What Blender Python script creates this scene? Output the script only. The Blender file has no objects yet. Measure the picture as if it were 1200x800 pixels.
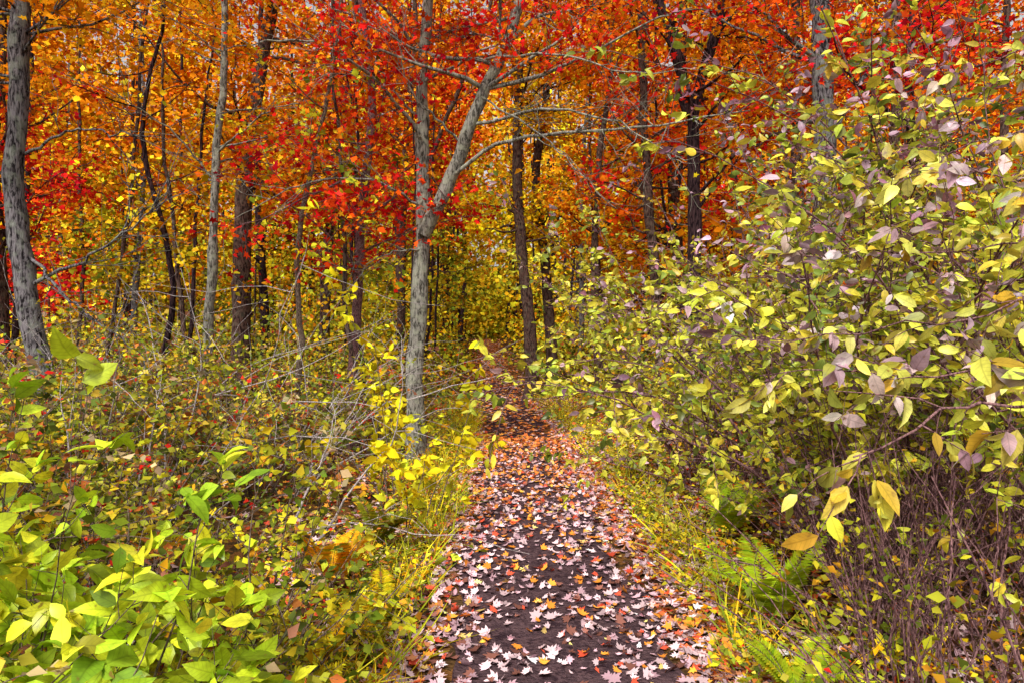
import bpy, math, numpy as np
from mathutils import Vector
rng=np.random.default_rng(7)
scene=bpy.context.scene
F=800.0; CAMH=1.7
def W(px,py,Y): return np.array([(px-600)/F*Y, Y, CAMH+(400-py)/F*Y])
def pc(y): return np.interp(y,[-20,0,3.4,6.8,13.6,27,45,70,100],[0.0,0.08,0.23,0.25,0.08,-0.68,-1.45,-2.4,-3.6])
def ss(a,b,x):
    t=np.clip((x-a)/(b-a),0,1); return t*t*(3-2*t)
def gh(x,y):
    x=np.asarray(x,float); y=np.asarray(y,float)
    b=np.interp(y,[-50,18,54,80,200],[0,0,1.0,1.85,3.0])
    d=np.abs(x-pc(y))
    n=0.05*np.sin(1.3*x+.7*y)+0.04*np.sin(2.9*x-1.9*y+1)+0.02*np.sin(6.1*x+4.7*y)
    return b+ss(.6,1.8,d)*(0.12+n)+0.008*np.sin(5*x+3*y)+0.006*np.sin(11*x-7*y)
# ---------------------------------------------------------------- materials
def newmat(name):
    m=bpy.data.materials.new(name); m.use_nodes=True
    nt=m.node_tree; nt.nodes.clear(); return m,nt,nt.nodes,nt.links
def leaf_mat(name,trans=.45,vein=False,rough=.5,gloss=0.):
    m,nt,N,L=newmat(name)
    out=N.new('ShaderNodeOutputMaterial'); att=N.new('ShaderNodeAttribute'); att.attribute_name='Col'
    col=att.outputs['Color']
    if vein:
        geo=N.new('ShaderNodeNewGeometry')
        noi=N.new('ShaderNodeTexNoise'); noi.inputs['Scale'].default_value=38
        noi.inputs['Detail'].default_value=2
        L.new(geo.outputs['Position'],noi.inputs['Vector'])
        mr=N.new('ShaderNodeMapRange'); mr.inputs['From Min'].default_value=.3; mr.inputs['From Max'].default_value=.7
        mr.inputs['To Min'].default_value=.75; mr.inputs['To Max'].default_value=1.15
        L.new(noi.outputs['Fac'],mr.inputs['Value'])
        mul=N.new('ShaderNodeVectorMath'); mul.operation='SCALE'
        L.new(col,mul.inputs[0]); L.new(mr.outputs[0],mul.inputs['Scale']); col=mul.outputs[0]
        lf=N.new('ShaderNodeAttribute'); lf.attribute_name='lf'
        sep=N.new('ShaderNodeSeparateXYZ'); L.new(lf.outputs['Vector'],sep.inputs[0])
        ab=N.new('ShaderNodeMath'); ab.operation='ABSOLUTE'; L.new(sep.outputs['X'],ab.inputs[0])
        s1=N.new('ShaderNodeMath'); s1.operation='MULTIPLY_ADD'; L.new(ab.outputs[0],s1.inputs[0]); s1.inputs[1].default_value=-.9; L.new(sep.outputs['Y'],s1.inputs[2])
        s2=N.new('ShaderNodeMath'); s2.operation='MULTIPLY'; L.new(s1.outputs[0],s2.inputs[0]); s2.inputs[1].default_value=50
        s3=N.new('ShaderNodeMath'); s3.operation='SINE'; L.new(s2.outputs[0],s3.inputs[0])
        v=N.new('ShaderNodeMapRange'); L.new(s3.outputs[0],v.inputs['Value']); v.inputs['From Min'].default_value=.75; v.inputs['To Min'].default_value=0; v.inputs['To Max'].default_value=.45
        md=N.new('ShaderNodeMapRange'); L.new(ab.outputs[0],md.inputs['Value']); md.inputs['From Min'].default_value=.0; md.inputs['From Max'].default_value=.03; md.inputs['To Min'].default_value=.8; md.inputs['To Max'].default_value=0
        mx=N.new('ShaderNodeMath'); mx.operation='MAXIMUM'; L.new(v.outputs[0],mx.inputs[0]); L.new(md.outputs[0],mx.inputs[1])
        mix=N.new('ShaderNodeMix'); mix.data_type='RGBA'; L.new(mx.outputs[0],mix.inputs['Factor'])
        L.new(col,mix.inputs['A'])
        br=N.new('ShaderNodeVectorMath'); br.operation='SCALE'; br.inputs['Scale'].default_value=.62; L.new(col,br.inputs[0])
        L.new(br.outputs[0],mix.inputs['B'])
        col=mix.outputs['Result']
        m2=N.new('ShaderNodeMapRange'); m2.inputs['From Min'].default_value=.34; m2.inputs['From Max'].default_value=.27; m2.inputs['To Max'].default_value=.75
        L.new(noi.outputs['Fac'],m2.inputs['Value'])
        mb=N.new('ShaderNodeMix'); mb.data_type='RGBA'; L.new(m2.outputs[0],mb.inputs['Factor']); L.new(col,mb.inputs['A']); mb.inputs['B'].default_value=(.22,.10,.03,1)
        col=mb.outputs['Result']
    p=N.new('ShaderNodeBsdfDiffuse'); L.new(col,p.inputs['Color']); sh=p.outputs[0]
    if trans>0:
        t=N.new('ShaderNodeBsdfTranslucent'); L.new(col,t.inputs['Color'])
        mx=N.new('ShaderNodeMixShader'); mx.inputs[0].default_value=trans
        L.new(sh,mx.inputs[1]); L.new(t.outputs[0],mx.inputs[2]); sh=mx.outputs[0]
    if gloss>0:
        g=N.new('ShaderNodeBsdfGlossy'); g.inputs['Roughness'].default_value=rough; g.inputs['Color'].default_value=(.8,.8,.8,1)
        mx=N.new('ShaderNodeMixShader'); mx.inputs[0].default_value=gloss
        L.new(sh,mx.inputs[1]); L.new(g.outputs[0],mx.inputs[2]); sh=mx.outputs[0]
    L.new(sh,out.inputs['Surface'])
    return m
def bark_mat(name,dark,light,lichen=None,lam=.5,scale=1.0,bump=.6):
    m,nt,N,L=newmat(name)
    out=N.new('ShaderNodeOutputMaterial'); tc=N.new('ShaderNodeNewGeometry')
    mp=N.new('ShaderNodeMapping'); mp.inputs['Scale'].default_value=(30*scale,30*scale,7*scale)
    L.new(tc.outputs['Position'],mp.inputs['Vector'])
    n=N.new('ShaderNodeTexNoise'); n.inputs['Scale'].default_value=1.3; n.inputs['Detail'].default_value=6; n.inputs['Roughness'].default_value=.65; n.inputs['Distortion'].default_value=.6
    L.new(mp.outputs[0],n.inputs['Vector'])
    r=N.new('ShaderNodeValToRGB'); r.color_ramp.elements[0].position=.42; r.color_ramp.elements[0].color=(*dark,1)
    r.color_ramp.elements[1].position=.57; r.color_ramp.elements[1].color=(*light,1)
    L.new(n.outputs['Fac'],r.inputs[0]); col=r.outputs[0]
    if lichen:
        n2=N.new('ShaderNodeTexNoise'); n2.inputs['Scale'].default_value=9; n2.inputs['Detail'].default_value=6; L.new(tc.outputs['Position'],n2.inputs['Vector'])
        mr=N.new('ShaderNodeMapRange'); mr.inputs['From Min'].default_value=.5; mr.inputs['From Max'].default_value=.6; mr.inputs['To Max'].default_value=lam
        L.new(n2.outputs['Fac'],mr.inputs['Value'])
        mx=N.new('ShaderNodeMix'); mx.data_type='RGBA'; L.new(mr.outputs[0],mx.inputs['Factor']); L.new(col,mx.inputs['A']); mx.inputs['B'].default_value=(*lichen,1)
        col=mx.outputs['Result']
    p=N.new('ShaderNodeBsdfDiffuse'); p.inputs['Roughness'].default_value=.6
    L.new(col,p.inputs['Color'])
    b=N.new('ShaderNodeBump'); b.inputs['Strength'].default_value=bump; b.inputs['Distance'].default_value=.05; L.new(n.outputs['Fac'],b.inputs['Height']); L.new(b.outputs[0],p.inputs['Normal'])
    L.new(p.outputs[0],out.inputs['Surface']); return m
M_leaf=leaf_mat('foliage',.35); M_far=leaf_mat('distant_foliage',0); M_near=leaf_mat('near_foliage',.33,True,.4,gloss=.03); M_litter=leaf_mat('fallen_leaf',0)
M_grass=leaf_mat('grass_blade',0)
M_grey=bark_mat('bark_grey',(.022,.018,.02),(.25,.225,.24),(.30,.32,.27),.6,bump=1)
M_pale=bark_mat('bark_pale',(.06,.055,.045),(.34,.32,.28),(.42,.43,.33),.6)
M_brown=bark_mat('bark_brown',(.018,.011,.011),(.13,.075,.06),(.17,.15,.11),.3)
M_dark=bark_mat('bark_dark',(.010,.007,.009),(.07,.04,.043))
M_twig=bark_mat('twig_bark',(.06,.04,.03),(.22,.16,.12),scale=3,bump=.2)
M_ptwig=bark_mat('pale_twig_bark',(.16,.14,.14),(.55,.48,.47),scale=3,bump=.2)
M_rtwig=bark_mat('red_twig_bark',(.05,.022,.026),(.28,.15,.15),scale=3,bump=.2)
# ---------------------------------------------------------------- mesh helpers
def link(ob,parent=None):
    scene.collection.objects.link(ob)
    if parent: ob.parent=parent
    return ob
def empty(name,loc=(0,0,0)):
    e=bpy.data.objects.new(name,None); e.empty_display_size=.3; return link(e)
def rawmesh(name,V,faces_idx,starts,totals,mat,parent=None,smooth=True):
    me=bpy.data.meshes.new(name); me.vertices.add(len(V)); me.vertices.foreach_set('co',np.ascontiguousarray(V,np.float32).ravel())
    me.loops.add(len(faces_idx)); me.loops.foreach_set('vertex_index',np.ascontiguousarray(faces_idx,np.int32))
    me.polygons.add(len(starts)); me.polygons.foreach_set('loop_start',np.ascontiguousarray(starts,np.int32))
    me.polygons.foreach_set('loop_total',np.ascontiguousarray(totals,np.int32))
    me.update(calc_edges=True)
    if smooth: me.polygons.foreach_set('use_smooth',np.ones(len(starts),bool))
    me.materials.append(mat)
    return link(bpy.data.objects.new(name,me),parent)
def tubes(name,groups,mat,parent=None):
    Vs=[];Is=[];off=0
    for P,R,s in groups:
        n,K,_=P.shape
        T=np.gradient(P,axis=1); T/=np.linalg.norm(T,axis=2,keepdims=True)+1e-9
        m=T.mean(1); ref=np.where((np.abs(m[:,2:3])>.7*np.linalg.norm(m,axis=1,keepdims=True)),np.array([[1.,0,0]]),np.array([[0,0,1.]]))
        ref=np.repeat(ref[:,None,:],K,1)
        A=np.cross(T,ref); A/=np.linalg.norm(A,axis=2,keepdims=True)+1e-9; B=np.cross(T,A)
        th=np.arange(s)*2*np.pi/s
        V=P[:,:,None,:]+R[:,:,None,None]*(np.cos(th)[None,None,:,None]*A[:,:,None,:]+np.sin(th)[None,None,:,None]*B[:,:,None,:])
        Vs.append(V.reshape(-1,3))
        i=np.arange(n)[:,None,None]*K*s; k=np.arange(K-1)[None,:,None]*s; j=np.arange(s)[None,None,:]; j2=(j+1)%s
        q=np.stack([i+k+j,i+k+j2,i+k+s+j2,i+k+s+j],-1).reshape(-1)+off
        Is.append(q); off+=n*K*s
    V=np.concatenate(Vs); I=np.concatenate(Is); nf=len(I)//4
    return rawmesh(name,V,I,np.arange(nf)*4,np.full(nf,4),mat,parent)
def unit(v): return v/(np.linalg.norm(v,axis=-1,keepdims=True)+1e-9)
def grow(S,D,Ln,K,wob=.25,grav=0.):
    n=len(S); d=unit(D.copy()); P=np.zeros((n,K,3)); P[:,0]=S; st=(Ln/(K-1))[:,None]
    for k in range(1,K):
        d=unit(d+rng.normal(0,wob,(n,3))+np.array([0,0,grav])); P[:,k]=P[:,k-1]+d*st
    return P
def taper(r0,K,n,e=.15,p=1.0):
    return np.broadcast_to(np.asarray(r0).reshape(-1,1)*(e+(1-e)*(1-np.linspace(0,1,K))**p)[None],(n,K)).copy()
def at(P,idx,t):
    K=P.shape[1]; f=t*(K-1); k=np.clip(f.astype(int),0,K-2); u=(f-k)[:,None]
    a=P[idx,k]; b=P[idx,k+1]; return a*(1-u)+b*u, unit(b-a)
def T_rhomb(w=.34,z=.1): return (np.array([[0,0,0],[-w,.42,z],[w,.42,z],[0,1,-.05]]),[(0,2,3),(0,3,1)])
def T_oval(w=.30):
    ys=[0,.22,.5,.78,1]; ms=[[0,y,.05*math.sin(y*3)-.13*y*y] for y in ys]; v=ms[:]
    ws=[0,.8*w,w,.62*w,0]
    for sgn in(-1,1):
        for k in(1,2,3): v.append([sgn*ws[k],ys[k]-.03,ms[k][2]+.05])
    f=[(0,1,5),(1,2,6,5),(2,3,7,6),(3,4,7),(0,8,1),(1,8,9,2),(2,9,10,3),(3,10,4)]
    return (np.array(v),f)
def T_maple(curl=.16):
    prof=[(0,-.0),(.16,-.04),(.36,-.02),(.24,.14),(.40,.20),(.52,.42),(.30,.40),(.26,.48),(.30,.66),(.12,.62),(0,.95)]
    out=prof+[(-x,y) for x,y in prof[1:-1]][::-1]
    v=[[0,.3,0]]+[[x*1.1,y,curl*((x*2)**2+(y-.3)**2)] for x,y in out]
    n=len(out); f=[(0,1+i,1+(i+1)%n) for i in range(n)]
    return (np.array(v),f)
def T_maple_lo():
    o=[(0,0),(.45,.02),(.22,.25),(.5,.5),(.17,.55),(0,1),(-.17,.55),(-.5,.5),(-.22,.25),(-.45,.02)]
    return (np.array([[x,y,.15*abs(x)] for x,y in o]),[(0,1,2,8,9),(2,3,4,6,7,8),(4,5,6)])
def T_blade():
    v=[];
    for k,y in enumerate([0,.35,.7]):
        z=-.45*y*y; w=.016*(1-.35*y); v+= [[-w,y,z],[w,y,z]]
    v.append([0,1,-.65]); return (np.array(v),[(0,1,3,2),(2,3,5,4),(4,5,6)])
RH=T_rhomb(); RHN=T_rhomb(.2,.06); RHW=T_rhomb(.42,.08); OV=T_oval(.25); OVW=T_oval(.27); MP=T_maple(); ML=T_maple_lo(); BL=T_blade()
def leaves(name,P,D,Nn,S,C,tm,mat,parent=None,lf=False):
    tv,tf=tm; n=len(P); nv=len(tv)
    D=unit(D); X=unit(np.cross(D,Nn)); Nn=np.cross(X,D)
    S=np.asarray(S).reshape(-1,1,1)*np.ones((n,1,1))
    curl=rng.uniform(.2,2.0,(n,1,1)); wv=rng.uniform(.8,1.15,(n,1,1))
    V=P[:,None,:]+S*(wv*tv[None,:,0:1]*X[:,None,:]+tv[None,:,1:2]*D[:,None,:]+curl*tv[None,:,2:3]*Nn[:,None,:])
    fi=np.concatenate([np.array(f) for f in tf]); tot=np.array([len(f) for f in tf])
    I=(fi[None,:]+np.arange(n)[:,None]*nv).ravel(); totals=np.tile(tot,n); starts=np.concatenate([[0],np.cumsum(totals)[:-1]])
    ob=rawmesh(name,V.reshape(-1,3),I,starts,totals,mat,parent,smooth=False)
    a=ob.data.attributes.new('Col','FLOAT_COLOR','POINT')
    cc=np.ones((n,nv,4),np.float32); cc[:,:,:3]=np.clip(C,0,.92)[:,None,:]; a.data.foreach_set('color',cc.ravel())
    if lf:
        b=ob.data.attributes.new('lf','FLOAT_VECTOR','POINT'); b.data.foreach_set('vector',np.ascontiguousarray(np.broadcast_to(tv[None],(n,nv,3)),np.float32).ravel())
    return ob
PAL=dict(
 orange=[((.86,.26,.008),4),((.88,.36,.012),3),((.80,.14,.008),2),((.88,.48,.015),1.6),((.50,.42,.02),.4)],
 red=[((.72,.018,.014),4),((.82,.07,.01),2.5),((.46,.008,.022),2),((.84,.22,.015),1)],
 redor=[((.82,.09,.008),3),((.88,.22,.01),3),((.70,.02,.015),3)],
 yellow=[((.86,.56,.012),4),((.70,.50,.02),2.5),((.40,.40,.02),2.2),((.86,.36,.015),1.8)],
 ygreen=[((.44,.43,.02),3),((.64,.52,.025),2.8),((.19,.24,.02),2.2),((.82,.44,.02),1.4)],
 under=[((.34,.36,.035),3),((.56,.44,.05),2.4),((.13,.17,.03),2.6),((.38,.28,.15),1.6),((.54,.17,.04),1.5),((.72,.03,.02),.5),((.24,.10,.06),1)],
 under2=[((.60,.52,.03),3),((.38,.40,.03),3),((.76,.38,.03),1.4),((.17,.22,.025),2)],
 lime=[((.58,.72,.03),4),((.48,.64,.025),3),((.82,.76,.035),2),((.30,.48,.025),1.3)],
 dogw=[((.70,.68,.06),4),((.50,.56,.05),3),((.86,.72,.07),3),((.20,.26,.04),1.6),((.56,.38,.42),1.2),((.38,.20,.26),.7)],
 dogw_hi=[((.42,.46,.05),3),((.62,.58,.05),3),((.15,.20,.03),2),((.50,.32,.40),2),((.34,.15,.21),1.6),((.74,.54,.06),1.2)],
 dogw_near=[((.80,.72,.12),3),((.62,.62,.10),2.4),((.66,.52,.50),2.4),((.88,.56,.05),1.8),((.54,.34,.40),1.3)],
 vine=[((.90,.72,.02),4),((.80,.62,.02),2),((.60,.58,.03),1.4)],
 glow=[((.90,.64,.02),4),((.90,.50,.02),2.4),((.66,.60,.04),2.6),((.40,.42,.03),1.4)],
 gold=[((.88,.52,.01),4),((.88,.36,.01),3),((.84,.60,.02),2)],
)
def pick(n,pal):
    c=np.array([a for a,_ in PAL[pal]]); w=np.array([b for _,b in PAL[pal]],float); return c[rng.choice(len(c),n,p=w/w.sum())]
def cols(per_cluster_idx,ncl,pal,mixr=.3,jit=.28):
    cc=pick(ncl,pal)*rng.lognormal(0,.22,(ncl,1)); c=cc[per_cluster_idx]; n=len(c)
    alt=pick(n,pal); m=rng.random(n)<mixr; c=np.where(m[:,None],alt,c)
    return c*rng.lognormal(-.04,jit,(n,1))*(1+rng.normal(0,.06,(n,3)))
def foliate(TW,per,jit,up=.7,droop=-.25,t0=.15):
    n=len(TW); idx=np.repeat(np.arange(n),per); t=t0+(1-t0)*rng.random(len(idx)); P,T=at(TW,idx,t)
    P=P+rng.normal(0,1,P.shape)*jit*np.array([1,1,.6])
    D=unit(T*.5+rng.normal(0,.8,P.shape)*np.array([1,1,.5])+np.array([0,0,droop]))
    Nn=unit(rng.normal(0,.75,P.shape)+np.array([0,-.2,up])); return idx,P,D,Nn
# ---------------------------------------------------------------- trees
def polyspline(pts,K):
    pts=np.array(pts,float); d=np.concatenate([[0],np.cumsum(np.linalg.norm(np.diff(pts[:,:3],axis=0),axis=1))]); t=np.linspace(0,d[-1],K)
    out=np.stack([np.interp(t,d,pts[:,i]) for i in range(3)],1)
    for _ in range(3): out[1:-1]=.25*out[:-2]+.5*out[1:-1]+.25*out[2:]
    return out
def tree(name,stems,r,bark,pal,palhi=None,zsplit=99,top=None,limb0=2.5,nl=16,tw=10,per=22,ll=2.4,ls=.085,tm=ML,extra=None,sides=12,etop=.3,jit=.12,limbup=.35,lmat=None):
    root=empty(name)
    grp=[];lS=[];lD=[]
    for si,pts in enumerate(stems):
        pts=[np.array(p,float) for p in pts]
        if top is not None and pts[-1][2]<top:
            d=unit(pts[-1]-pts[-2]); d[0]*=.6; d=unit(d+np.array([rng.normal(0,.06),rng.normal(0,.06),.4])); pts.append(pts[-1]+d*(top-pts[-1][2])/max(d[2],.4))
        K=40; P=polyspline(pts,K); dr=np.cumsum(rng.normal(0,.016,(K,2)),axis=0); dr=dr-dr[0]-np.linspace(0,1,K)[:,None]*(dr[-1]-dr[0]); P[:,:2]+=dr
        r0=r if si==0 else r*.72
        tt=np.linspace(0,1,K); R=r0*(etop+(1-etop)*(1-tt)**.9)
        if si==0: R*=1+.5*np.exp(-(P[:,2]-P[0,2])/.25)
        R*=1+rng.normal(0,.055,K)
        grp.append((P[None],R[None],sides))
        n=max(2,nl//len(stems)); z=P[:,2]; ok=np.where(z>limb0)[0]
        if len(ok)<3: continue
        k=rng.choice(ok,n); S=P[k]; az=rng.uniform(0,2*np.pi,n)
        lS.append(S); lD.append(np.stack([np.cos(az),np.sin(az),rng.normal(limbup,.25,n)],1))
    if lS:
        S=np.concatenate(lS); D=np.concatenate(lD); n=len(S); Ln=ll*rng.uniform(.5,1.25,n)
        LP=grow(S,D,Ln,8,.16,.03); grp.append((LP,taper(r*.26*rng.uniform(.5,1.1,n),8,n,.15),5))
        idx=np.repeat(np.arange(n),tw); t=rng.uniform(.2,1,len(idx)); a,b=at(LP,idx,t)
        TD=unit(b*.6+rng.normal(0,.6,b.shape)*np.array([1,1,.5])); TL=rng.uniform(.35,1.0,len(idx))*ll*.38
        TP=grow(a,TD,TL,5,.2,-.02); grp.append((TP,taper(r*.05+.003,5,len(idx),.25),3))
        ci,P,Dd,Nn=foliate(TP,per,jit)
        C=cols(ci,len(TP),pal)
        if palhi:
            C2=cols(ci,len(TP),palhi); m=(P[:,2]+rng.normal(0,1.3,len(TP))[ci])>zsplit; C=np.where(m[:,None],C2,C)
        leaves('leaves',P,Dd,Nn,ls*rng.uniform(.6,1.3,len(P)),C,tm,lmat or M_leaf,root)
    if extra:
        for pts,rr,k in extra:
            P=polyspline(pts,18); P+=rng.normal(0,.014,P.shape); grp.append((P[None],(rr*(1-.8*np.linspace(0,1,18)))[None],6))
            m=k; t=rng.uniform(.15,1,m); a,b=at(P[None],np.zeros(m,int),t)
            TP=grow(a,unit(b+rng.normal(0,.6,b.shape)),rng.uniform(.4,1.2,m),7,.15,.02); grp.append((TP,taper(rr*.3,7,m,.2),3))
            a,b=at(TP,np.repeat(np.arange(m),3),rng.uniform(.2,.9,m*3)); T2=grow(a,unit(b+rng.normal(0,.5,b.shape)),rng.uniform(.15,.5,m*3),5,.15,.02); grp.append((T2,taper(.004,5,m*3,.4),3))
    tubes('trunk_and_branches',grp,bark,root)
    return root
def stem(Y,pxs,base=True):
    pts=[W(a,b,Y) for a,b in pxs]
    if base:
        x=pts[0][0]; g=float(gh(x,Y)); pts.insert(0,np.array([x+(pts[0][0]-pts[1][0])*.2,Y,g-.1]))
    return pts
tree('maple_tree',[stem(7,[(52,480),(42,380),(30,230),(38,100),(36,0)])],.11,M_grey,'orange',top=9,limb0=4.1,nl=24,per=24,ls=.078,etop=.65,extra=[([W(40,330,7),W(110,300,6.8),W(200,230,6.5)],.02,12),([W(34,300,7),W(90,360,6.6),W(170,420,6.2)],.018,12),([W(30,180,7),W(90,150,6.8),W(170,160,6.5)],.016,9)])
tree('birch_tree',[stem(11,[(245,370),(250,200),(258,90),(262,0)])],.085,M_pale,'orange',top=11,limb0=4.2,nl=20,per=26,ls=.092,extra=[([W(250,210,11),W(200,150,10.6),W(130,110,10)],.02,10),([W(252,180,11),W(310,130,10.6),W(390,110,10.4)],.02,10)])
tree('oak_tree',[stem(15,[(283,320),(292,180),(312,70),(324,0)])],.23,M_brown,'orange',top=14,limb0=5,nl=26,ll=3,per=28,ls=.108)
tree('maple_sapling',[stem(9,[(350,390),(362,230),(385,120),(405,0)])],.045,M_twig,'ygreen','redor',4.2,top=8,limb0=2.4,nl=14,per=12,ll=1.5,ls=.075)
tree('red_maple_tree',[stem(10,[(415,440),(418,280),(432,150),(422,0)])],.085,M_rtwig,'red','redor',7,top=10.5,limb0=2.6,nl=30,per=15,ll=2.3,ls=.086)
Y=9.5
tree('maple_tree',[stem(Y,[(486,430),(490,330),(496,268),(491,180),(494,100),(502,0)]),
   [W(496,275,Y),W(519,220,Y-.1),W(540,160,Y-.3),(W(556,105,Y-.4)),W(592,15,Y-.5)]],.135,M_pale,'red','redor',6.2,top=9.5,limb0=4.6,nl=30,per=20,ll=2.3,etop=.3,ls=.082,
   extra=[([W(519,220,9.4),W(575,166,9),W(660,156,8.4),W(760,150,7.8),W(880,128,7.2)],.03,18),
          ([W(546,150,9.2),W(640,125,8.5),W(720,140,8),W(800,190,7.4)],.024,14),
          ([W(556,110,9.1),W(640,160,8.5),W(720,245,8)],.016,9),
          ([W(492,160,9.5),W(440,90,9),W(360,40,8.5),W(260,60,8)],.028,14),
          ([W(493,240,9.5),W(430,205,9),W(350,215,8.5),W(270,260,8)],.02,14),
          ([W(494,290,9.5),W(440,300,9.2),W(400,350,9)],.014,8),
          ([W(570,70,9),W(650,60,8.4),W(740,90,7.8),W(820,80,7.4)],.018,12),
          ([W(538,165,9.2),W(480,110,8.8),W(460,20,8.4)],.018,8)])
tree('oak_tree',[stem(20,[(620,410),(608,300),(603,200),(606,60)])],.2,M_brown,'gold','orange',9,top=15,limb0=4.5,nl=28,ll=3,ls=.14,tm=RH)
tree('oak_tree',[stem(22,[(645,400),(641,300),(628,200),(641,120),(640,0)])],.19,M_brown,'yellow','orange',9,top=16,limb0=4,nl=28,ll=3,ls=.15,tm=RH)
tree('maple_tree',[stem(17,[(701,430),(697,300),(700,180),(716,90),(706,0)])],.11,M_brown,'orange',top=13,limb0=3.2,nl=28,ll=2.4,ls=.125,tm=RH)
Y=12
tree('oak_tree',[stem(Y,[(815,420),(816,290),(811,180),(806,130),(832,60),(848,0)]),[W(807,135,Y),W(790,60,Y),W(768,0,Y)]],.155,M_dark,'orange','redor',7.2,top=11.5,limb0=3.8,nl=26,per=24,ll=2.6,ls=.092)
tree('oak_tree',[stem(9,[(974,300),(972,200),(968,100),(964,0)])],.17,M_grey,'redor','orange',6.5,top=10,limb0=4.3,nl=22,per=22,ll=2.3,ls=.082,etop=.5)
tree('maple_tree',[stem(14,[(1040,300),(1045,200),(1050,0)])],.15,M_brown,'orange','redor',7,top=12,limb0=3.5,nl=24,per=22,ll=2.6,ls=.105)
tree('red_maple_tree',[stem(7.5,[(1075,250),(1064,120),(1078,0)])],.07,M_dark,'red',top=8,limb0=3.7,nl=20,per=18,ll=1.7,ls=.075)
tree('red_maple_tree',[stem(13,[(5,420),(-10,200),(10,0)])],.14,M_brown,'red','orange',6.2,top=11,limb0=2.6,nl=28,per=18,ll=2.4,ls=.105)
barks=[M_brown,M_dark,M_grey,M_brown,M_dark]
placed=[(-6,7),(-4,11),(-5.8,15),(-2.2,10),(-1,9.5)]
def palette_for(px):
    if px<60: return 'red','orange'
    if px<400: return ('yellow' if rng.random()<.5 else 'ygreen'),('orange' if rng.random()<.85 else 'gold')
    if px<520: return 'ygreen',('redor' if rng.random()<.5 else 'orange')
    if px<690: return ('glow' if rng.random()<.6 else 'yellow'),('gold' if rng.random()<.6 else 'orange')
    if px<900: return rng.choice(['orange','orange','yellow']),rng.choice(['orange','redor','orange'])
    return 'orange',('redor' if rng.random()<.5 else 'orange')
cnt=0; tries=0
while cnt<58 and tries<4000:
    tries+=1
    y=rng.uniform(13,50); x=rng.uniform(-.82,.82)*y
    d=abs(x-pc(y)); 
    if d<2.0+ .02*y: continue
    if any((x-a)**2+(y-b)**2<(3.0)**2 for a,b in placed): continue
    px=600+F*x/y
    if y<24 and 500<px<760: continue
    placed.append((x,y)); cnt+=1
    lo,hi=palette_for(px)
    lean=rng.normal(0,.8); H=min(24,(2+.5*y)*1.15+2); g=float(gh(x,y)); r=rng.choice([.06,.09,.13,.19])
    pts=[(x,y,g-.1),(x+lean*.2,y,g+2),(x+lean*.5+rng.normal(0,.25),y,g+H*.4),(x+lean+rng.normal(0,.35),y,g+H*.7),(x+lean*1.3,y,g+H)]
    tree(rng.choice(['maple_tree','oak_tree','beech_tree']),[pts],r,barks[rng.integers(5)],lo,hi,CAMH+.165*y+.3,limb0=g+2.2,nl=int(22+.22*y),tw=7,per=18,ll=2.3+.035*y,ls=.078+.0042*y,tm=RHW,sides=8,jit=.2,lmat=M_far if y>20 else None)
cnt=0; pl=[]
while cnt<34:
    y=rng.uniform(9,30); x=rng.uniform(-.78,.78)*y
    if abs(x-pc(y))<1.6+.02*y or any((x-a)**2+(y-b)**2<1.2 for a,b in pl) or (x>0 and y<9): continue
    pl.append((x,y)); cnt+=1; px=600+F*x/y; lo,hi=palette_for(px); g=float(gh(x,y)); H=min(15,3+.45*y); le=rng.normal(0,.6)
    pts=[(x,y,g-.1),(x+le*.3+rng.normal(0,.1),y,g+H*.3),(x+le*.6+rng.normal(0,.2),y,g+H*.6),(x+le,y,g+H)]
    tree('young_tree',[pts],rng.uniform(.03,.06),M_dark if rng.random()<.5 else M_brown,lo,hi,CAMH+.165*y+.3,limb0=g+H*.35,nl=11,tw=5,per=10,ll=1.3,ls=.075+.0038*y,tm=RHW,sides=6,jit=.12,lmat=M_far)
root=empty('distant_trees')
n=190; x=rng.uniform(-1,1,n)*85; y=rng.uniform(52,95,n); x[150:]=pc(y[150:])+rng.normal(0,9,40); x[:]=np.where(np.abs(x-pc(y))<2.2,x+5*np.sign(x-pc(y)),x)
g=gh(x,y); P=grow(np.stack([x,y,g],1),np.tile([0,0,1.],(n,1)),rng.uniform(24,36,n),10,.04,.3)
tubes('trunks',[(P,taper(rng.uniform(.12,.3,n),10,n,.3),6)],M_dark,root)
def farmass(n,y0,y1,zmax,per,ls,spr,xm=.95,xc=None,pw=.9):
    y=rng.uniform(y0,y1,n); x=rng.uniform(-1,1,n)*y*xm
    if xc is not None: x=pc(y)+rng.normal(0,xc,n)
    z=gh(x,y)+rng.uniform(0,1,n)**pw*zmax
    k=(np.abs(x-pc(y))>1.6)|(z>gh(x,y)+3.0)|(y>82); x,y,z=x[k],y[k],z[k]; n=len(x)
    ci=np.repeat(np.arange(n),per); Pc=np.stack([x,y,z],1)[ci]+rng.normal(0,1,(len(ci),3))*np.array([spr,spr,spr*.6])
    C=cols(ci,n,'orange'); Cy=cols(ci,n,'yellow'); hh=(z-gh(x,y))[ci]+rng.normal(0,4,n)[ci]; cen=np.exp(-((x+3)/16)**2)[ci]*8
    C=np.where((hh<11+cen)[:,None],Cy,C); Cg=cols(ci,n,'ygreen'); C=np.where((hh<4)[:,None],Cg,C)
    gl=(np.abs(x-pc(y))<7)[ci]; C=np.where((gl&(hh<18)&(hh>1.5))[:,None],cols(ci,n,'glow'),C)
    leaves('leaves',Pc,unit(rng.normal(0,1,Pc.shape)),unit(rng.normal(0,.8,Pc.shape)+[0,-.2,.5]),ls*rng.uniform(.6,1.3,len(Pc)),C,RHW,M_far,root)
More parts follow.
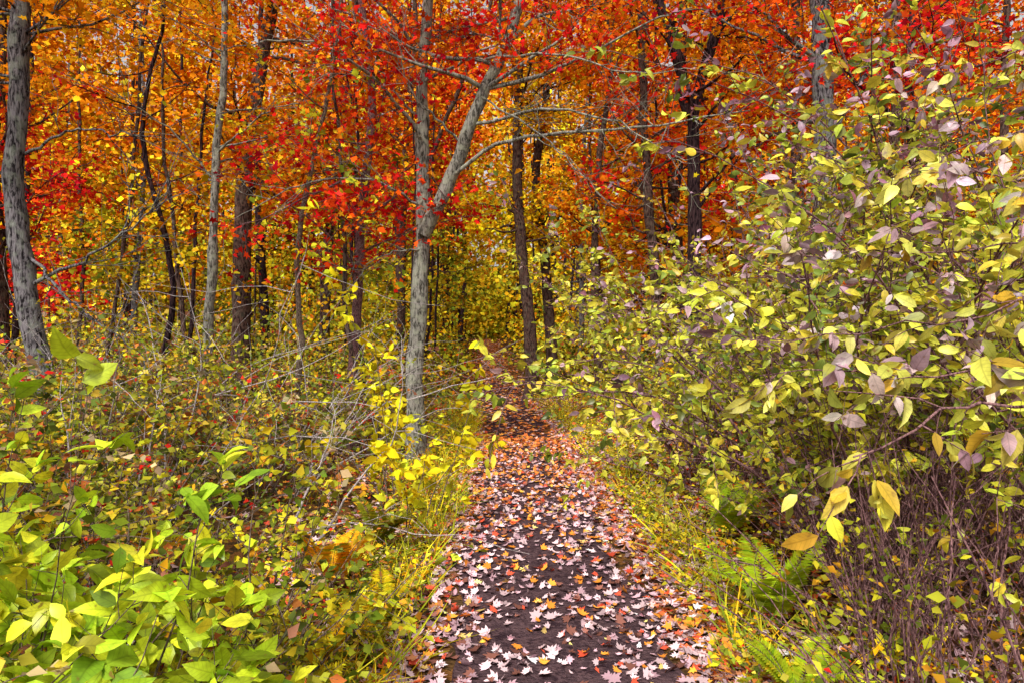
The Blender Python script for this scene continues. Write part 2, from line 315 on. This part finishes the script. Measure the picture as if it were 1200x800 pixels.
farmass(2900,50,84,30,38,.44,1.2); farmass(2300,86,112,34,30,.95,2.0,pw=1.3); farmass(300,84,98,9,36,.42,1.0,xc=4.0)
# ---------------------------------------------------------------- shrubs
def shrub(name,bx,by,ns,H,out,pal,tw=8,tl=.35,per=10,ls=.05,tm=RHN,bark=M_twig,r0=.008,t0=.3,br=.25,wob=.12,mat=None,lf=False,lean=(0,0),up=.7,jit=.015,grav=-.02,droop=-.25,mixr=.35,palhi=None,zs=2.6):
    root=empty(name); a=rng.uniform(0,2*np.pi,ns); rr=br*np.sqrt(rng.random(ns)); S=np.stack([bx+rr*np.cos(a),by+rr*np.sin(a),np.zeros(ns)],1); S[:,2]=gh(S[:,0],S[:,1])-.03
    D=np.stack([np.cos(a)*out+lean[0],np.sin(a)*out+lean[1],np.ones(ns)],1)+rng.normal(0,.12,(ns,3)); Ln=H*rng.uniform(.65,1.15,ns)
    P=grow(S,D,Ln,12,wob,grav); G=[(P,taper(r0*rng.uniform(.6,1.3,ns),12,ns,.2),5)]
    idx=np.repeat(np.arange(ns),tw); t=t0+(1-t0)*rng.random(len(idx)); s,b=at(P,idx,t)
    TP=grow(s,unit(b*.7+rng.normal(0,.6,b.shape)),tl*rng.uniform(.4,1.2,len(idx)),6,.16,-.03); G.append((TP,taper(r0*.3,6,len(idx),.3),3))
    tubes('stems',G,bark,root)
    if per>0:
        ci,Pp,Dd,Nn=foliate(TP,per,jit,up=up,droop=droop)
        C=cols(ci,len(TP),pal,mixr)
        if palhi: C=np.where((Pp[:,2]+rng.normal(0,.5,len(Pp))>zs)[:,None],cols(ci,len(TP),palhi,mixr),C)
        leaves('leaves',Pp,Dd,Nn,ls*rng.uniform(.55,1.3,len(Pp)),C,tm,mat or M_leaf,root,lf)
    return root
for i in range(36):
    y=rng.uniform(2.6,12); edge=pc(y)-1.15-.05*y; x=edge-rng.uniform(0,1)**.8*(.62*y+.4)
    h=np.clip(.75+.28*(edge-x)+.03*y,.6,1.6)
    shrub('viburnum_shrub' if i%2 else 'honeysuckle_shrub',x,y,16,h*1.1,.55,rng.choice(['under','under','under','under2','ygreen']),tw=9,tl=.35,per=8,ls=.048+.002*y,tm=RH,br=.35)
for i in range(18):
    y=rng.uniform(6,15); edge=pc(y)+1.3+.06*y; x=edge+rng.uniform(0,1)*(.5*y); h=rng.uniform(.7,1.2)+.25*(x-edge)
    shrub('spicebush_shrub',x,y,16,min(h,1.9),.5,rng.choice(['ygreen','under2','yellow','ygreen']),tw=9,tl=.4,per=9,ls=.06+.002*y,tm=RH,br=.35)
for (bx,by,ns,H,tw) in [(-3.2,5.6,9,2.9,7),(-4.3,7.0,9,3.2,7),(-2.3,6.8,7,2.7,7),(-2.9,8.4,8,3.0,6),(-5.2,8.4,9,3.4,6),(-1.8,5.2,4,2.0,5),(-2.7,4.4,6,2.3,6),(1.9,8.0,5,2.6,6)]:
    shrub('bare_shrub',bx,by,ns,H,.7,'under',tw=tw,tl=.95,per=0,bark=M_ptwig,r0=.0095,t0=.25,br=.3,wob=.14,grav=-.03)
for (bx,by,ns,H,ln) in [(2.6,4.8,34,2.8,(-.12,-.05)),(3.6,5.4,34,4.2,(-.12,-.05)),(2.3,7.2,30,2.5,(-.10,0)),(3.3,7.0,32,3.8,(-.14,0)),(3.3,3.9,30,3.4,(-.12,0)),(4.6,5.4,28,4.9,(-.12,0))]:
    shrub('dogwood_shrub',bx,by,ns,H,.36,'dogw',tw=17,tl=.55,per=13,ls=.072,tm=OV,bark=M_rtwig,r0=.013,t0=.32,br=.45,mat=M_near,lf=True,lean=ln,up=.4,mixr=.3,palhi='dogw_hi')
root=empty('bramble_thicket'); n=340; x=rng.uniform(1.15,3.6,n); y=rng.uniform(2.0,4.8,n); x=np.maximum(x,.36*y+.5+.25*rng.random(n)); S=np.stack([x,y,gh(x,y)-.02],1)
P=grow(S,np.stack([rng.normal(-.1,.28,n),rng.normal(0,.25,n),np.ones(n)],1),rng.uniform(.6,1.5,n),9,.13,0)
idx=np.repeat(np.arange(n),4); s,b=at(P,idx,rng.uniform(.2,.95,len(idx))); TP=grow(s,unit(b+rng.normal(0,.6,b.shape)),rng.uniform(.15,.5,len(idx)),6,.18,0)
tubes('stems',[(P,taper(rng.uniform(.003,.008,n),9,n,.3),5),(TP,taper(.002,6,len(idx),.4),3)],M_rtwig,root)
sel=TP[rng.random(len(TP))<.5]; ci,Pp,Dd,Nn=foliate(sel,5,.012); leaves('leaves',Pp,Dd,Nn,.045*rng.uniform(.6,1.3,len(Pp)),cols(ci,len(sel),'under2'),RH,M_leaf,root)
root=empty('dogwood_branch')
B=[polyspline([W(1330,470,2.4),W(1200,430,2.2),W(1080,440,2.1),W(1000,430,2.1),W(890,440,2.2)],12),
   polyspline([W(1330,500,1.6),W(1190,470,1.5),W(1090,480,1.45),W(1000,535,1.45)],12),
   polyspline([W(1330,330,2.6),W(1200,350,2.5),W(1080,380,2.5),W(960,400,2.6),W(880,400,2.7)],12),
   polyspline([W(1330,250,2.8),W(1180,290,2.7),W(1060,300,2.8),W(940,300,3.0)],12),
   polyspline([W(1340,120,3.0),W(1200,150,3.0),W(1080,190,3.1),W(980,230,3.3)],12),
   polyspline([W(1340,20,3.3),W(1220,40,3.3),W(1120,90,3.4),W(1020,140,3.6)],12),
   polyspline([W(1340,330,1.9),W(1260,250,1.9),W(1190,210,2.0),W(1120,200,2.1)],12),
   polyspline([W(1300,640,2.2),W(1330,560,2.3),W(1330,400,2.4),W(1340,120,3.0)],12),
   polyspline([(2.1,2.3,-.05),W(1310,640,2.25),W(1330,470,2.4),W(1340,20,3.3)],12)]
B=np.array(B); B[:,1:-1]+=rng.normal(0,.012,B[:,1:-1].shape); idx=np.repeat(np.arange(7),11); s,b=at(B,idx,rng.uniform(.15,1,len(idx))); TP=grow(s,unit(b*.8+rng.normal(0,.5,b.shape)),rng.uniform(.08,.30,len(idx)),6,.12,-.04)
tubes('stems',[(B,taper(.0055,12,9,.35),6),(TP,taper(.0022,6,len(TP),.4),4)],M_rtwig,root)
ci,Pp,Dd,Nn=foliate(TP,6,.004,up=.2,droop=-.7); Nn=unit(Nn+np.array([-.2,-.7,0])); leaves('leaves',Pp,Dd,Nn,.075*rng.uniform(.6,1.25,len(Pp)),cols(ci,len(TP),'dogw_near',.5),OV,M_near,root,True)
for bx,by,ns,H in [(-1.4,1.95,11,1.25),(-1.25,1.8,7,.95),(-1.85,2.35,12,1.4),(-1.3,2.25,7,.9),(-1.5,1.65,7,1.05)]:
    shrub('spicebush_shrub',bx,by,ns,H,.3,'lime',tw=9,tl=.24,per=6,ls=.10,tm=OVW,r0=.006,t0=.3,br=.2,mat=M_near,lf=True,up=.6,droop=-.1,jit=.004,grav=0)
def vine(x,y,h,n):
    shrub('bittersweet_vine',x,y,n,h,.04,'vine',tw=11,tl=.22,per=6,ls=.095,tm=OVW,r0=.007,t0=.25,br=.06,mat=M_leaf,droop=-.5,up=.15)
vine(-1.12,6.2,2.6,4); vine(-.82,5.9,1.7,3); vine(-1.3,6.5,1.5,2); vine(-.85,5.2,1.0,2)
root=empty('undergrowth')
def mass(n,yr,xr,clr,hmax,per,ls,pals,spr,slope=.5):
    y=rng.uniform(yr[0],yr[1],n); x=rng.uniform(-1,1,n)*xr*y; d=np.abs(x-pc(y)); k=d>clr+.01*y; x,y,d=x[k],y[k],d[k]; n=len(x)
    h=np.minimum(hmax,.35+slope*(d-clr))*rng.uniform(.15,1,n)
    St=np.stack([x,y,gh(x,y)-.05],1); Pm=grow(St,np.stack([rng.normal(0,.2,n),rng.normal(0,.2,n),np.ones(n)],1),h+.1,5,.1,0)
    ci=np.repeat(np.arange(n),per); Pp=Pm[ci,-1]+rng.normal(0,1,(len(ci),3))*np.array([spr,spr,spr*.55])
    C=np.zeros((len(ci),3)); w=rng.integers(0,len(pals),n)[ci]
    for i,p in enumerate(pals): C=np.where((w==i)[:,None],cols(ci,n,p),C)
    return Pm,Pp,C
def domass(args,root,mat):
    Gs=[]
    for a in args:
        Pm,Pp,C=mass(*a); Gs.append((Pm,taper(.009,5,len(Pm),.4),3))
        leaves('leaves',Pp,unit(rng.normal(0,1,Pp.shape)),unit(rng.normal(0,.75,Pp.shape)+[0,-.2,.7]),a[6]*rng.uniform(.6,1.3,len(Pp)),C,RHW,mat,root)
    tubes('stems',Gs,M_twig,root)
domass([(1500,(9,22),.85,1.5,1.6,20,.08,['under','ygreen','under2','under'],.28),(2300,(20,55),.85,1.3,2.4,26,.18,['ygreen','under','under2'],.55)],root,M_far)
root=empty('saplings')
domass([(360,(13,30),.8,1.6,5.5,30,.12,['yellow','ygreen','orange','gold'],.5,1.2),(480,(28,56),.8,1.5,9,32,.22,['yellow','gold','ygreen','orange'],.9,2.0)],root,M_far)
root=empty('grass')
def fl(n):
    y=rng.uniform(1.8,16,n); s=rng.choice([-1,1],n,p=[.65,.35]); off=np.where(s<0,.78,.95)+np.abs(rng.normal(0,.3,n)); return np.stack([pc(y)+s*off,y],1)
c=fl(400); ci=np.repeat(np.arange(400),14); P=np.zeros((len(ci),3)); P[:,:2]=c[ci]+rng.normal(0,.05,(len(ci),2)); P[:,2]=gh(P[:,0],P[:,1])-.01
D=unit(rng.normal(0,.6,P.shape)*np.array([1,1,0])+np.array([0,0,1])); Nn=unit(rng.normal(0,1,P.shape)*np.array([1,1,.1])); hs=rng.uniform(.14,.42,400)[ci]*rng.uniform(.5,1.1,len(ci))
leaves('blades',P,D,Nn,hs,cols(ci,400,'ygreen',.3),BL,M_grass,root)
root=empty('ground_cover')
n=3300; y=1.8+rng.random(n)**1.2*18; s=rng.choice([-1,1],n); x=pc(y)+s*(.85+np.abs(rng.normal(0,.7,n))); ci=np.repeat(np.arange(n),10); hgt=rng.uniform(.05,.30,n)[ci]
Pp=np.stack([x,y,gh(x,y)],1)[ci]+rng.normal(0,.07,(len(ci),3))*[1,1,0]+np.array([0,0,1.])*hgt[:,None]*rng.uniform(.2,1,(len(ci),1))
Cc=np.where((rng.random(n)<.15)[ci][:,None],cols(ci,n,'gold'),np.where((rng.random(n)<.55)[ci][:,None],cols(ci,n,'under'),cols(ci,n,'ygreen')))
leaves('leaves',Pp,unit(rng.normal(0,1,Pp.shape)*[1,1,.3]),unit(rng.normal(0,.6,Pp.shape)+[0,-.1,1]),.042*rng.uniform(.5,1.4,len(Pp)),Cc,RH,M_far,root)
def fern(x,y,nf,L,pal):
    root=empty('fern_plant'); a=rng.uniform(0,2*np.pi,nf); S=np.tile([x,y,float(gh(x,y))+.04],(nf,1)); P=grow(S,np.stack([np.cos(a)*.6,np.sin(a)*.6,np.full(nf,1.5)],1),np.full(nf,L)*rng.uniform(.75,1.15,nf),14,.03,-.10)
    tubes('stems',[(P,taper(.003,14,nf,.3),4)],M_twig,root)
    PP=[];DD=[];NN=[];SS=[]
    for f in range(nf):
        for t in np.linspace(.15,.98,28):
            q,T=at(P,np.array([f]),np.array([t])); sd=unit(np.cross(T,[0,0,1.])); up=np.cross(sd,T)
            for sg in(-1,1): PP.append(q[0]);DD.append((sd*sg+T*.35)[0]);NN.append(up[0]);SS.append(L*.22*math.sin(math.pi*min(1,(t+.12)*.88)))
    leaves('leaves',np.array(PP),np.array(DD),np.array(NN),np.array(SS),cols(np.zeros(len(PP),int),1,pal,.3,.15)*.85,T_rhomb(.11,.03),M_leaf,root)
fern(1.5,3.95,8,.62,'lime'); fern(1.3,3.1,7,.42,'lime'); fern(-.95,3.3,7,.5,'yellow'); fern(1.7,5.4,8,.6,'lime'); fern(-1.1,4.2,7,.55,'yellow'); fern(-.9,2.7,7,.48,'vine'); fern(-1.0,5.2,8,.5,'under2'); fern(-.75,3.9,6,.4,'vine')
# ---------------------------------------------------------------- ground and path
ys=np.concatenate([np.linspace(-12,1,20),np.linspace(1.1,20,160),np.linspace(20.4,110,150),np.linspace(114,400,20)])
u=np.linspace(-1,1,181); xs=np.sign(u)*(np.abs(u)**2.6)*260+u*6
X,Yg=np.meshgrid(xs,ys); Xw=X+pc(Yg); Z=gh(Xw,Yg); V=np.stack([Xw,Yg,Z],-1).reshape(-1,3)
nx=len(xs); i=np.arange(len(ys)-1)[:,None]*nx; j=np.arange(nx-1)[None]; q=np.stack([i+j,i+j+1,i+j+nx+1,i+j+nx],-1).reshape(-1)
def soil(name,c1,c2,c3,vs=14):
    m,nt,N,L=newmat(name); out=N.new('ShaderNodeOutputMaterial'); g=N.new('ShaderNodeNewGeometry')
    n=N.new('ShaderNodeTexNoise'); n.inputs['Scale'].default_value=6; n.inputs['Detail'].default_value=9; n.inputs['Roughness'].default_value=.7; L.new(g.outputs['Position'],n.inputs['Vector'])
    r=N.new('ShaderNodeValToRGB'); r.color_ramp.elements[0].position=.35; r.color_ramp.elements[0].color=(*c1,1); r.color_ramp.elements[1].position=.68; r.color_ramp.elements[1].color=(*c2,1); L.new(n.outputs['Fac'],r.inputs[0])
    v=N.new('ShaderNodeTexVoronoi'); v.inputs['Scale'].default_value=vs; L.new(g.outputs['Position'],v.inputs['Vector'])
    sp=N.new('ShaderNodeSeparateColor'); L.new(v.outputs['Color'],sp.inputs[0])
    mr=N.new('ShaderNodeMapRange'); mr.inputs['From Min'].default_value=.55; mr.inputs['From Max'].default_value=.6; mr.inputs['To Max'].default_value=.6; L.new(sp.outputs[0],mr.inputs['Value'])
    mx=N.new('ShaderNodeMix'); mx.data_type='RGBA'; L.new(mr.outputs[0],mx.inputs['Factor']); L.new(r.outputs[0],mx.inputs['A']); mx.inputs['B'].default_value=(*c3,1)
    p=N.new('ShaderNodeBsdfDiffuse'); L.new(mx.outputs['Result'],p.inputs['Color'])
    n3=N.new('ShaderNodeTexNoise'); n3.inputs['Scale'].default_value=45; n3.inputs['Detail'].default_value=6; L.new(g.outputs['Position'],n3.inputs['Vector'])
    b=N.new('ShaderNodeBump'); b.inputs['Strength'].default_value=1; b.inputs['Distance'].default_value=.025; L.new(n3.outputs['Fac'],b.inputs['Height']); L.new(b.outputs[0],p.inputs['Normal'])
    L.new(p.outputs[0],out.inputs['Surface']); return m
M_ground=soil('forest_floor',(.03,.02,.012),(.12,.07,.03),(.26,.11,.03))
M_path=soil('path_soil',(.030,.017,.022),(.095,.058,.065),(.115,.068,.074),40)
rawmesh('ground',V,q,np.arange(len(q)//4)*4,np.full(len(q)//4,4),M_ground)
ys=np.concatenate([np.linspace(-8,20,220),np.linspace(20.3,100,180)]); us=np.linspace(-1,1,17); U,Yp=np.meshgrid(us,ys)
wd=.60+.07*np.sin(Yp*1.7+np.sign(U)*1.3)+.05*np.sin(Yp*4.1+np.sign(U)*2)+.03*np.sin(Yp*9.7)
Xp=pc(Yp)+U*wd; V=np.stack([Xp,Yp,gh(Xp,Yp)+.006],-1).reshape(-1,3); nx=17; i=np.arange(len(ys)-1)[:,None]*nx; j=np.arange(nx-1)[None]; q=np.stack([i+j,i+j+1,i+j+nx+1,i+j+nx],-1).reshape(-1)
rawmesh('dirt_path',V,q,np.arange(len(q)//4)*4,np.full(len(q)//4,4),M_path)
PAL['lit_near']=[((.66,.47,.50),5),((.50,.31,.36),3.4),((.70,.10,.05),1.2),((.80,.28,.04),1.3),((.72,.50,.16),.5),((.20,.08,.06),2)]
PAL['lit_far']=[((.82,.27,.05),4),((.70,.19,.05),3),((.70,.44,.36),2),((.80,.42,.07),.8),((.32,.11,.05),1.8)]
PAL['lit_side']=[((.54,.22,.10),3),((.76,.12,.04),2.4),((.82,.32,.04),2),((.66,.46,.46),3.4),((.22,.09,.05),2)]
root=empty('fallen_leaves')
def litter(x,y,s,C,tm,lift=.02,tilt=.3):
    n=len(x); P=np.stack([x,y,gh(x,y)+.008+rng.random(n)*lift],1); a=rng.uniform(0,2*np.pi,n)
    leaves('leaves',P,np.stack([np.cos(a),np.sin(a),rng.normal(0,.12,n)],1),unit(rng.normal(0,tilt,(n,3))+[0,0,1]),s,C,tm,M_litter,root)
def palmix(n,t,a,b): return np.where((rng.random(n)<t)[:,None],pick(n,b),pick(n,a))*rng.lognormal(0,.28,(n,1))
n=11000; y=rng.uniform(1.6,12,n); x=pc(y)+rng.uniform(-.95,1.05,n)
clump=.5+.5*np.sin(7*x+1.3*np.sin(5*y))*np.sin(4.3*y+1.1*np.sin(6*x))
k=rng.random(n)<(.12+.26*clump+1.0*np.abs(x-pc(y))**1.5+.05*(y-2)); x,y=x[k],y[k]; n=len(x)
litter(x,y,.058*rng.uniform(.45,1.35,n),palmix(n,np.clip((y-5.5)/7,0,.93),'lit_near','lit_far'),MP,tilt=.45)
n=12000; y=rng.uniform(11,84,n); x=pc(y)+rng.normal(0,.62,n); litter(x,y,(.075+.001*y)*rng.uniform(.6,1.3,n),palmix(n,.93,'lit_near','lit_far'),ML)
n=20000; y=1.5+rng.random(n)*17; s=rng.choice([-1,1],n,p=[.35,.65]); x=pc(y)+s*(.65+np.abs(rng.normal(0,1.1,n))); litter(x,y,.064*rng.uniform(.55,1.25,n),palmix(n,.35,'lit_side','lit_near'),ML,.05,.5)
# ---------------------------------------------------------------- light, sky, camera
w=bpy.data.worlds.new('World'); scene.world=w; w.use_nodes=True; N=w.node_tree.nodes; L=w.node_tree.links; bg=N['Background']
sky=N.new('ShaderNodeTexSky'); sky.sky_type='NISHITA'; sky.sun_disc=False; el=math.radians(48); rot=math.radians(200)
sky.sun_elevation=el; sky.sun_rotation=rot; sky.dust_density=4; sky.air_density=1.2
hs=N.new('ShaderNodeHueSaturation'); hs.inputs['Saturation'].default_value=.12; hs.inputs['Value'].default_value=1.15; L.new(sky.outputs[0],hs.inputs['Color']); L.new(hs.outputs[0],bg.inputs['Color']); bg.inputs['Strength'].default_value=.15
sd=bpy.data.lights.new('sun','SUN'); sd.energy=4.2; sd.angle=math.radians(14); sd.color=(1,.95,.87); so=link(bpy.data.objects.new('sun',sd))
d=Vector((math.sin(rot)*math.cos(el),math.cos(rot)*math.cos(el),math.sin(el))); so.rotation_euler=d.to_track_quat('Z','Y').to_euler(); so.location=(0,-5,20)
cd=bpy.data.cameras.new('camera'); cd.lens=24; cd.sensor_width=36; cd.clip_end=1000; cd.clip_start=.05; co=link(bpy.data.objects.new('camera',cd)); co.location=(0,0,CAMH); co.rotation_euler=(math.pi/2,0,0); scene.camera=co
scene.view_settings.view_transform='Standard'; scene.view_settings.look='None'; scene.view_settings.exposure=0
